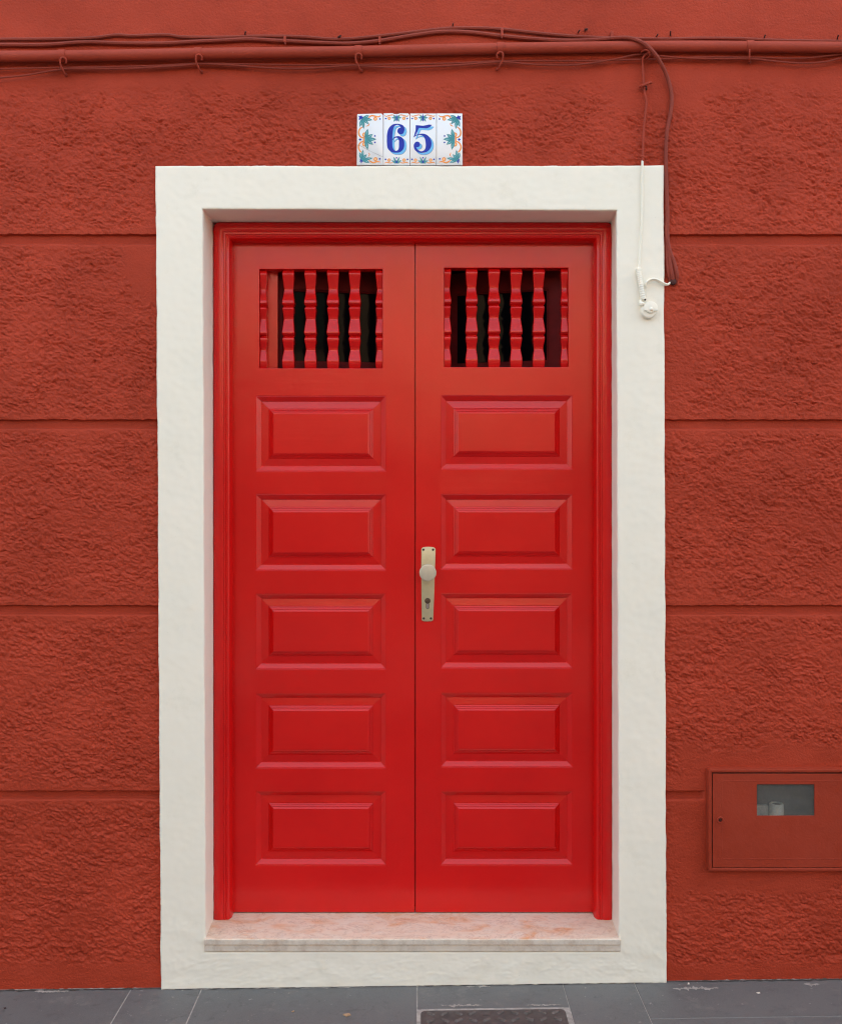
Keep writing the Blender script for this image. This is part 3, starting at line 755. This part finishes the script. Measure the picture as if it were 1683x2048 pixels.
cB = cable("thick red cable that crosses the pipe and drops beside the door surround", [(-170, 91), (0, 89), (90, 89), (170, 84), (250, 86), (330, 86), (385, 83), (450, 80), (500, 78), (560, 81), (640, 85), (700, 86.5), (760, 81), (820, 71), (883, 63), (940, 64), (1000, 71), (1065, 77), (1130, 80.5), (1190, 79, -.005), (1235, 75, -.016), (1262, 76, -.026), (1288, 87, -.036), (1308, 106, -.034), (1322, 128, -.018), (1333, 152, -.004), (1340, 176, 0), (1342.5, 200, .001), (1340, 226, .001), (1334, 258, .001), (1331, 290, .001), (1331, 330, .001), (1333, 390, .001), (1334, 434, .001), (1333, 468, .001), (1338, 498, .0), (1347, 524, .0), (1353, 548, .001), (1351, 566, .012)], -.003, .0060)
cL = cable("flat doubled end of red cable below the thick drop cable beside the surround", [(1334, 430, .007), (1334, 470, .004), (1336.5, 500, .002), (1340, 530, .002), (1344, 552, .003), (1346, 566, .010)], .005, .0062)
cM = cable("narrow red cable end hugging the edge of the surround", [(1333.5, 440, .008), (1333, 490, .005), (1334, 520, .004), (1336, 545, .004), (1339, 562, .010)], .005, .0050)
MB().lathe(P(1346, 563, .002), [(.010, .006), (.009, 0), (.005, -.002)], 12).build("dark_hole_lump", M_nail, cM, smooth=True)  # dark lump standing in for the shaded hole in the wall
cC = cable("upper of the two thin red wires under the pipe", [(-170, 139), (0, 137), (100, 135), (250, 132.5), (330, 130), (397, 126.5), (500, 128), (600, 129.5), (700, 129), (800, 128), (900, 126), (1000, 121.5), (1100, 121), (1180, 121), (1250, 119), (1300, 118), (1345, 116.5), (1400, 113.5), (1498, 114), (1600, 116), (1683, 108), (1860, 92)], -.004, .0027)
cD = cable("lower of the two thin red wires under the pipe, sagging at the left", [(-170, 172), (0, 155), (50, 150), (92, 143), (130, 137.5), (180, 136.5), (250, 136.5), (350, 131.5), (397, 127.5), (450, 129), (550, 136), (620, 136), (700, 130.5), (720, 131), (800, 134.5), (900, 130.5), (1000, 123.5), (1060, 128), (1130, 130), (1180, 126), (1240, 115.5), (1262, 110), (1290, 108), (1330, 112.5), (1400, 116.5), (1498, 117), (1540, 121), (1600, 126), (1650, 123), (1700, 114), (1860, 110)], -.007, .0027)
# drop wire: red on the wall, white on the surround
dw = empty("doorbell_wire", P(1284, 320, -.003), "thin wire hanging from the hook, red on the wall and cream over the surround", "wire")
ptube(MB(), [(1300, 104, -.014), (1291, 108, -.013), (1285, 116, -.010), (1284.5, 130, -.002), (1286, 152, -.001), (1287, 172, -.002), (1289, 188, -.002), (1292, 205, -.001), (1289, 234, -.001), (1286, 270, -.001), (1284.5, 322, -.0045)], 0, .0034).build("red_length", M_pipe, dw, smooth=True)
ptube(MB(), [(1284.2, 321, -.004), (1284, 328, -.0045), (1283.6, 340, -.0048), (1283.2, 400, -.0046), (1282.5, 440, -.004), (1280, 476, -.0022), (1279, 500, -.002), (1277, 540, -.004)], 0, .0036).build("white_length", M_white, dw, smooth=True)
ptube(MB(), [(1280, 312, -.003), (1288, 314, -.004)], 0, .0045, sub=2).build("tape_band", M_pipe, dw, smooth=True)
# loop that ties the wires to the knot
kn = empty("wire_hook", P(1296, 108, -.03), "curled red hook holding both thin wires below the pipe where the thick cable crosses", "hook")
ptube(MB(), [(1280, 107, -.010), (1285, 101, -.026), (1293, 99.5, -.034), (1298, 104, -.034), (1298, 111, -.026), (1293, 117, -.012), (1288, 118, -.004)], 0, .0022).build("curl", M_pipe, kn, smooth=True)
hooks = [(126, 128, 1, "curled red hook on the far left pipe clamp"), (397, 122, 1, "curled red hook on the pipe clamp over the top left of the surround"), (716.5, 120, 1, "curled red hook on the pipe clamp above the number tiles"), (1000, 117, -1, "curled red hook on the pipe clamp above the right door leaf"), (1498, 110, 0, "small upright red hook on the far right pipe clamp")]
for x, y, s, lab in hooks:
    hk = empty("wire_hook", P(x, y, -.02), lab, "hook", "hooks carrying the thin wires")
    if s:
        pts = [(x + s * 6, y - 2, -.024), (x + s * 6.5, y - 9, -.028), (x + s * 1, y - 13.5, -.031), (x - s * 4.5, y - 11, -.031), (x - s * 5.5, y - 3, -.028), (x - s * 3, y + 6, -.022), (x + s * 1, y + 14, -.016), (x + s * 4, y + 20, -.008), (x + s * 7, y + 22, .002)]
    else:
        pts = [(x, y + 12, .002), (x - .5, y + 8, -.016), (x, y, -.022), (x, y - 9, -.026), (x + .5, y - 11, -.020)]
    ptube(MB(), pts, 0, .0026).build("curl", M_pipe, hk, smooth=True)
    c_ = P(x + s * 6, y + (21 if s else 14), .004)
    MB().lathe(c_, [(.0045, .004), (.0045, -.003), (.003, -.006)], 10).build("screw_head", M_cable, hk, smooth=True)
for x, y, lab in ((570, 81.5, "cable clip left of the number tiles"), (759, 82, "cable clip above the number 6 tile"), (1003, 68, "tall cable clip above the right door leaf"), (1222, 73, "cable clip just left of where the thick cable crosses the pipe")):
    cp = empty("cable_clip", P(x, y, -.008), "small red " + lab, "clip", "small clips on the thick upper cables")
    h = 12 if x > 900 else 9
    MB().box(PX(x - 2.6), PX(x + 2.6), -.0105, .004, PZ(y + h * .55), PZ(y - h * .75)).build("strap", M_pipe, cp, bevel=.0015)
    MB().lathe(P(x, y + h * .55, -.009), [(.0028, .004), (.0028, -.002), (.0015, -.003)], 10).build("nail_head", M_cable, cp, smooth=True)
for x, y, dx, dy, lab in ((490, 66, 1, -4, "above the cables left of the number tiles"), (677, 72.5, 4, -1, "just above the upper cable near the number tiles"), (905, 50, 1, -4, "at the crest of the upper cable"), (1156, 62.5, 3, -3, "left of the pair above the right door leaf"), (1170, 58, 4, 0, "thicker one of the pair above the right door leaf"), (1312, 72, 3, -4, "just right of where the thick cable crosses"), (1340, 68, .5, -7, "thin upright one right of the crossing cable"), (1527, 75, 3, -6, "right of the far right clamp"), (1674, 75, 2, -6, "at the right edge of the photo")):
    nl = empty("bent_nail", P(x, y, 0), "dark bent nail stub " + lab, "nail", "nail stubs above the cables")
    ptube(MB(), [(x, y + 3, .012), (x, y + 1, -.002), (x + dx * .6, y + dy * .6, -.010), (x + dx, y + dy, -.013)], 0, .0021 if x not in (677, 1170) else .0034, 6, sub=3).build("shank", M_nail, nl, smooth=True)
pg = empty("wire_peg", P(1290, 170, -.01), "short slanted red peg pinning the thin drop wire to the wall", "peg")
ptube(MB(), [(1279, 173.5, .002), (1284, 171, -.011), (1292, 167.5, -.013), (1299, 164.5, -.012), (1301, 166, -.004)], 0, .0040, 10).build("peg_body", M_pipe, pg, smooth=True)
ptube(MB(), [(1291, 173, .008), (1291, 178, -.003)], 0, .004, 8, sub=2).build("peg_nail", M_nail, pg, smooth=True)

# cream bundle and round anchor on the surround
an = empty("wire_anchor", P(1295, 640, 0), "cream painted coil of wire with a round disc anchor on the right of the surround", "wire anchor")
def coil_r(t): return .0078 + .00045 * math.sin(t * 2 * math.pi * 15)
ptube(MB(), [(1275.6, 538, -.006), (1277.5, 550, -.008), (1280, 565, -.009), (1283, 582, -.009), (1285.5, 599, -.009)], 0, coil_r, 14, sub=30).build("coiled_sleeve", M_white, an, smooth=True)
ptube(MB(), [(1273, 541, -.006), (1276, 536.5, -.009), (1281, 539, -.006)], 0, .0040, 8).build("sleeve_knot", M_white, an, smooth=True)
ca = P(1297, 620, 0)
MB().lathe((ca[0] - .003, 0, ca[2] - .004), [(.0235, .002), (.0235, -.004), (.0225, -.0055), (.0205, -.0065), (.0205, -.0085), (.0225, -.0095), (.0230, -.0125), (.0215, -.0145), (.019, -.0155)], 36).build("disc_base", M_white, an, smooth=True)
v = []
for i in range(40):
    a = 2 * math.pi * i / 40; r = .0215
    if 3.55 < a < 5.9: r = .0215 * (.62 + .09 * math.sin(i * 2.1))
    v.append((ca[0] + .001 + r * math.cos(a), ca[2] + .001 + r * math.sin(a)))
v[36] = (v[36][0] + .004, v[36][1] + .001)
MB().prism(v, -.020, -.0150, .0012).build("broken_cap", M_white, an, smooth=True)
MB().lathe((ca[0] + .003, -.020, ca[2] - .001), [(.0055, .001), (.0050, -.0025), (.003, -.0045), (.001, -.005)], 16).build("cap_boss", M_white, an, smooth=True)
ptube(MB(), [(1281, 601, -.006), (1281, 607, -.012), (1288, 607, -.017)], 0, .0055, 8).build("lug", M_white, an, smooth=True)
MB().lathe(P(1289.5, 599, -.013), [(.0028, .003), (.0028, -.0015), (.002, -.0018)], 10).build("lug_hole", M_hole, an)
lw = empty("wire_loop", P(1315, 562, -.01), "twisted cream wire arching from the coil to the hole in the red wall", "wire")
ptube(MB(), [(1290, 572, -.008), (1292, 565, -.012), (1299, 559, -.014), (1308, 557.5, -.014), (1316, 560, -.012), (1326, 565.5, -.010), (1334, 568.5, -.008), (1339, 565, .006)], 0, .0030, 8).build("wire_strand", M_white, lw, smooth=True)
ptube(MB(), [(1290, 575, -.006), (1292.5, 567, -.009), (1300, 562, -.010), (1309, 560.5, -.010), (1317, 564, -.008), (1328, 569, -.007), (1335, 569, -.006), (1339, 566, .008)], 0, .0028, 8).build("wire_strand", M_white, lw, smooth=True)

# ------------------------------------------------------------------ meter cabinet
BY = -.009
mbx = empty("meter_box", P(1568, 1742, BY), "low red painted utility meter box with a small clear window set in the wall", "meter box")
def rect_ring(mb, x0, x1, z0, z1, prof, r0, n=6):
    """prof (inset, y); closed rounded rectangle sweep"""
    v = []; cnt = 4 * (n + 1)
    for d, y in prof:
        r = max(r0 - d, .0002)
        for cx, cz, a0 in ((x1 - max(d, r0) , z1 - max(d, r0), 0), (x0 + max(d, r0), z1 - max(d, r0), 90), (x0 + max(d, r0), z0 + max(d, r0), 180), (x1 - max(d, r0), z0 + max(d, r0), 270)):
            for i in range(n + 1):
                a = R(a0 + 90 * i / n); v.append((cx + r * math.cos(a), y, cz + r * math.sin(a)))
    f = []
    for k in range(len(prof) - 1):
        for i in range(cnt):
            j = (i + 1) % cnt; f.append((k * cnt + i, k * cnt + j, (k + 1) * cnt + j, (k + 1) * cnt + i))
    mb.add(v, f)
X0, X1, Z0, Z1 = PX(1413.5), PX(1722), PZ(1742), PZ(1536)
mb = MB(); rect_ring(mb, X0, X1, Z0, Z1, [(0, .03), (0, .001), (.0015, BY + .0008), (.0035, BY), (.0105, BY), (.0118, BY + .001), (.0124, .004), (.0124, .05)], .008)
mb.build("box_frame", M_box, mbx, smooth=True)
dx0, dx1, dz0, dz1 = PX(1422.8), PX(1713), PZ(1733.2), PZ(1546.2)
wx0, wx1, wz0, wz1 = PX(1511), PX(1625.5), PZ(1630), PZ(1567.5)
hy = BY + .0002
mb = MB()
xs_ = [dx0, wx0, wx1, dx1]; zs_ = [dz0, wz0, wz1, dz1]
for i in range(3):
    for j in range(3):
        if i == 1 and j == 1: continue
        a, b, c_, d = xs_[i], xs_[i + 1], zs_[j], zs_[j + 1]
        mb.add([(a, hy, c_), (b, hy, c_), (b, hy, d), (a, hy, d)], [(0, 1, 2, 3)]); mb.add([(a, hy + .003, c_), (b, hy + .003, c_), (b, hy + .003, d), (a, hy + .003, d)], [(3, 2, 1, 0)])
        for (p, q_, o_) in (((a, c_), (b, c_), j == 0 or (i == 1 and j == 2)), ((b, c_), (b, d), i == 2 or (i == 0 and j == 1)), ((b, d), (a, d), j == 2 or (i == 1 and j == 0)), ((a, d), (a, c_), i == 0 or (i == 2 and j == 1))):
            if o_: mb.add([(p[0], hy, p[1]), (q_[0], hy, q_[1]), (q_[0], hy + .003, q_[1]), (p[0], hy + .003, p[1])], [(3, 2, 1, 0)])
bd = mb.build("box_door", M_box, mbx, bevel=.0008)
mb = MB(); rect_ring(mb, PX(1441), PX(1695), PZ(1717), PZ(1560), [(0, hy - .0001), (.0006, hy - .0006), (.0014, hy - .0006), (.0020, hy - .0001)], .006); mb.build("pressed_ridge", M_box, bd, smooth=True)
lc = P(1439.5, 1640.3, hy)
MB().lathe(lc, [(.0100, .001), (.0104, -.0030), (.0092, -.0042), (.0064, -.0038), (.0058, .0006)], 24).build("lock", M_box, bd, smooth=True)
MB().lathe((lc[0], hy - .0006, lc[2]), [(.0052, .001), (.0050, -.0004), (.0022, -.0004), (.002, -.0016)], 16).build("lock_core", M_nail, bd, smooth=True)
MB().box(wx0 - .002, wx1 + .002, hy + .0034, hy + .0054, wz0 - .002, wz1 + .002).build("window_pane", M_pane, bd)
mb = MB(); mb.box(dx0 - .001, dx1 + .001, .048, .052, dz0 - .001, dz1 + .001); mb.build("box_back", M_cav, mbx)
mc = P(1551, 1600, .03)
mtr = MB(); mc = P(1552, 1607, .026)
mtr.lathe((mc[0], .026, mc[2]), [(.021, -.09), (.021, -.003), (.0195, 0), (.0150, 0), (.0145, -.004)], 28, axis='Z')
mtr.box(PX(1512, .03), PX(1536, .03), .030, .047, PZ(1660, .03), PZ(1612, .03))
mtr.build("meter", M_meter, mbx, smooth=True)
MB().lathe((mc[0], .026, mc[2] - .0035), [(.0146, -.001), (.0146, 0)], 24, axis='Z').build("dark_recess_disc", M_nail, mbx)  # dark disc standing in for the shaded recess in the meter top

# ------------------------------------------------------------------ pavement, cover, litter
def gz(X, Y): return zbase(X)
def sheared(mb): mb.v = [(x, y, z + gz(x, y)) for x, y, z in mb.v]; return mb
kb = -1.9
mb = MB()
mb.box(-9, 9, kb, .05, -.16, -.0012); sheared(mb).build("pavement_bed", M_mortar).update_tag()
tag(bpy.data.objects["pavement_bed"], kind="structure")
mb = MB(); g = .0036
CV = (PX(841, -.19), PX(1133, -.19), -.148 - .30, -.148)          # cover plate X0, X1, Y0, Y1
J = lambda px: PX(px, .0)
row1 = [-9, -3.4, -2.95, -2.5, -2.1, J(-560), J(-390), J(-170), J(60) - .25, J(261), J(403), J(834), J(1125), J(1268), J(1268) + .62, 2.2, 2.75, 3.3, 9]
for a, b in zip(row1, row1[1:]):
    y0 = -.205 if a >= J(1268) - .001 else -.43
    if abs(a - J(834)) < .001: y0 = CV[3] + .012
    if abs(a - J(1125)) < .001: y0 = -.46
    if abs(a - J(403)) < .001: y0 = -.46
    ga = .0009 if abs(a - J(1268)) < .001 or abs(a - J(1125)) < .001 else g / 2; gb = .0009 if abs(b - J(1268)) < .001 or abs(b - J(1125)) < .001 else g / 2
    mb.box(a + ga, b - gb, y0, .02, -.03, 0)
rows = [(-.46 - g, -.46 - .42), (-.88 - g, -1.30), (-1.30 - g, kb + .17)]
mb.box(J(1268) + .001, 9, -.43, -.2065, -.03, 0)
for r_, (ya, yb) in enumerate(rows):
    x = -4.0 + .23 * r_
    while x < 4.0:
        w_ = random.uniform(.5, .75)
        mb.box(x + g, x + w_ - g, yb, ya, -.03, 0); x += w_
mb.box(-9, 9, kb - .001, kb + .165, -.14, .001)
sheared(mb)
ob = mb.build("pavement", M_stone, bevel=.0012, seg=1); tag(ob, kind="structure")
# mortar smears along the foot of the wall
mb = MB()
def smear(x0, x1, y0, y1, seed, z=.0012):
    n = 60; top = []; bot = []; m_ = (y0 + y1) / 2
    for i in range(n + 1):
        t = i / n; x = x0 + (x1 - x0) * t; k = math.sin(math.pi * t) ** .5 + .02
        e = lambda q_: .55 + 1.1 * float(perlin(x * 45 + q_, seed, 80)) + .8 * float(perlin(x * 160 + q_, seed, 81)) + .5 * float(perlin(x * 400, seed + q_, 82))
        top.append((x, m_ + (y1 - y0) / 2 * k * max(e(0), .04), z)); bot.append((x, m_ - (y1 - y0) / 2 * k * max(e(7.3), .04), z))
    for i in range(n): mb.add([bot[i], bot[i + 1], top[i + 1], top[i]], [(0, 1, 2, 3)])
smear(J(1338), J(1430), -.050, -.028, 1); smear(J(1600), J(1632), -.035, -.012, 2); smear(J(1400), J(1520), .0, .012, 3); smear(J(-40), J(290), .002, .014, 4); smear(J(70), J(140), -.016, .008, 5)
smear(J(880), J(960), -.128, -.112, 6); smear(J(1040), J(1110), -.130, -.118, 7); smear(J(930), J(980), -.016, -.004, 8); smear(J(1400), J(1683), .002, .012, 9); smear(J(330), J(830), -.008, .004, 10)
m_keep = mb; mb = MB()
smear(J(-120), J(330), -.002, .010, 21, .0018); smear(J(322), J(700), -.006, .002, 22, .0018); smear(J(620), J(1332), -.005, .003, 23, .0018); smear(J(1332), J(1800), -.002, .010, 24, .0018)
sheared(mb); tag(mb.build("dirt_line", M_dirt), "thin dark line of grit where the paving meets the house", "dirt", kind="stuff"); mb = m_keep
sheared(mb); ob = mb.build("mortar_smears", M_mortar); tag(ob, kind="stuff", label="pale mortar smears on grey paving along the foot of the wall", cat="mortar")
cvr = empty("access_cover", ((CV[0] + CV[1]) / 2, CV[3], gz(CV[0], 0)), "dark iron access cover with raised tread bars set in the pavement", "access cover")
def rp(x0, x1, y0, y1, r):
    return [(a, b) for a, b in rpoly(x0, x1, y0, y1, r)]
def hprism(poly, z0, z1):
    n = len(poly); v = [(x, y, z0) for x, y in poly] + [(x, y, z1) for x, y in poly]
    m_ = MB().add(v, [tuple(range(n))[::-1], tuple(range(n, 2 * n))] + [(i, (i + 1) % n, n + (i + 1) % n, n + i) for i in range(n)]); return m_
mo = hprism(rp(CV[0] - .012, CV[1] + .012, CV[2] - .012, CV[3] + .011, .02), -.02, .0004); sheared(mo).build("mortar_bed", M_mortar, cvr)
mo = hprism(rp(CV[0], CV[1], CV[2], CV[3], .016), -.015, .0018); sheared(mo).build("cover_frame", M_iron, cvr, bevel=.001)
mo = hprism(rp(CV[0] + .008, CV[1] - .008, CV[2] + .008, CV[3] - .007, .010), -.015, .0026); sheared(mo).build("cover_plate", M_iron, cvr, bevel=.0008)
mb = MB(); nx = 10; ny = 8
for i in range(nx):
    for j in range(ny):
        x = CV[0] + .028 + i * (CV[1] - CV[0] - .056) / (nx - 1); y = CV[3] - .022 - j * .037
        if j > 7 or y < CV[2] + .015: continue
        if i == 4 and j == 0: continue
        a = R(38 if (i + j) % 2 else -38); l, w_ = .013, .0042
        pts = [(x + math.cos(a) * l * cx - math.sin(a) * w_ * cy, y + math.sin(a) * l * cx + math.cos(a) * w_ * cy) for cx, cy in ((-1, -1), (1, -1), (1, 1), (-1, 1))]
        n_ = len(mb.v); mb.add([(p[0], p[1], .002) for p in pts] + [(x + (p[0] - x) * .8, y + (p[1] - y) * .7, .0068) for p in pts], [(4, 5, 6, 7), (0, 1, 5, 4), (1, 2, 6, 5), (2, 3, 7, 6), (3, 0, 4, 7)])
sheared(mb).build("tread_bars", M_tread, cvr)
xk = CV[0] + .028 + 4 * (CV[1] - CV[0] - .056) / 9
sheared(MB().box(xk - .011, xk + .011, CV[3] - .034, CV[3] - .014, .0, .0042)).build("lifting_key_lug", M_iron, cvr, bevel=.001)
for px_, py_, l, a, mat, nm, lab in ((694, 2032.5, .011, 8, M_leaf, "dry_leaf", "larger dry brown leaf scrap on the grey paving below the door"), (586, 2025, .005, 40, M_leaf, "dry_leaf", "tiny dry leaf crumb on paving left of the larger scrap"), (1375, 1967, .006, 60, M_chip, "plaster_crumb", "pale plaster crumb at the right foot of the surround"), (10, 2018, .004, 10, M_nail, "pebble", "small dark pebble on paving at the left edge"), (463, 1820, .0045, 30, M_chip, "plaster_crumb", "pale crumb on the marble threshold at the left door foot"), (1516, 1988, .006, 5, M_chip, "plaster_crumb", "pale sliver on the paving under the meter box")):
    if nm == "plaster_crumb" and py_ < 1900: X, Y, z = PX(px_, .165), .165, ZT
    else:
        X = 0; Y = 0
        for _ in range(6):
            z = zbase(X); k = (CZ - z) * CAMD / ((py_ - CY) * S); Y = k - CAMD; X = PX(px_, Y)
        z = zbase(X)
    if px_ == 1375: Y = -.012
    a = R(a); v = []; n = 7
    for i in range(n):
        q_ = 2 * math.pi * i / n; rr = l * (1 + .25 * math.sin(i * 2.7)); x_, y_ = rr * math.cos(q_), rr * .45 * math.sin(q_)
        v.append((X + x_ * math.cos(a) - y_ * math.sin(a), Y + x_ * math.sin(a) + y_ * math.cos(a), z + .0006 + .0015 * abs(math.sin(q_ * 1.5))))
    v2 = [(p[0] * .85 + X * .15, p[1] * .85 + Y * .15, p[2] + l * .35) for p in v]
    mb = MB().add(v + v2, [tuple(range(n))[::-1], tuple(range(n, 2 * n))] + [(i, (i + 1) % n, n + (i + 1) % n, n + i) for i in range(n)])
    tag(mb.build(nm, mat, smooth=True), lab, "litter" if nm != "pebble" else "pebble")

# ------------------------------------------------------------------ street and the unseen house added across it
mb = MB(); mb.box(-150, 150, -8.0, kb, -.5, -.13); tag(mb.build("road", M_asphalt), kind="structure")
mb = MB(); mb.add([(-250, -250, -.52), (250, -250, -.52), (250, 250, -.52), (-250, 250, -.52)], [(0, 1, 2, 3)]); tag(mb.build("ground", M_ground), kind="structure")
opp = empty("unseen_opposite_house", (0, -8.5, 0), "unseen sunlit cream house added across the street for the door gloss to reflect, darkened base", "house")  # out-of-view house, put in for the door gloss to reflect
mb = MB(); mb.box(-14, 14, -14, -8.2, -.3, 4.6); mb.build("upper_wall", M_oppU, opp)
mb = MB(); mb.box(-14, -.1, -8.19, -8.0, -.3, 3.05); mb.box(-.1, 1.6, -8.19, -8.0, -.3, 2.15); mb.box(1.6, 14, -8.19, -8.0, -.3, 3.05); mb.build("base_wall", M_oppL, opp)  # base heights stepped to shape the reflections in the door
for x in (-9, -5.6, -2.2, 1.2, 4.6, 8):
    wd = MB().box(x - .5, x + .5, -8.2, -8.14, 3.3, 4.3).build("window", M_shut, opp)
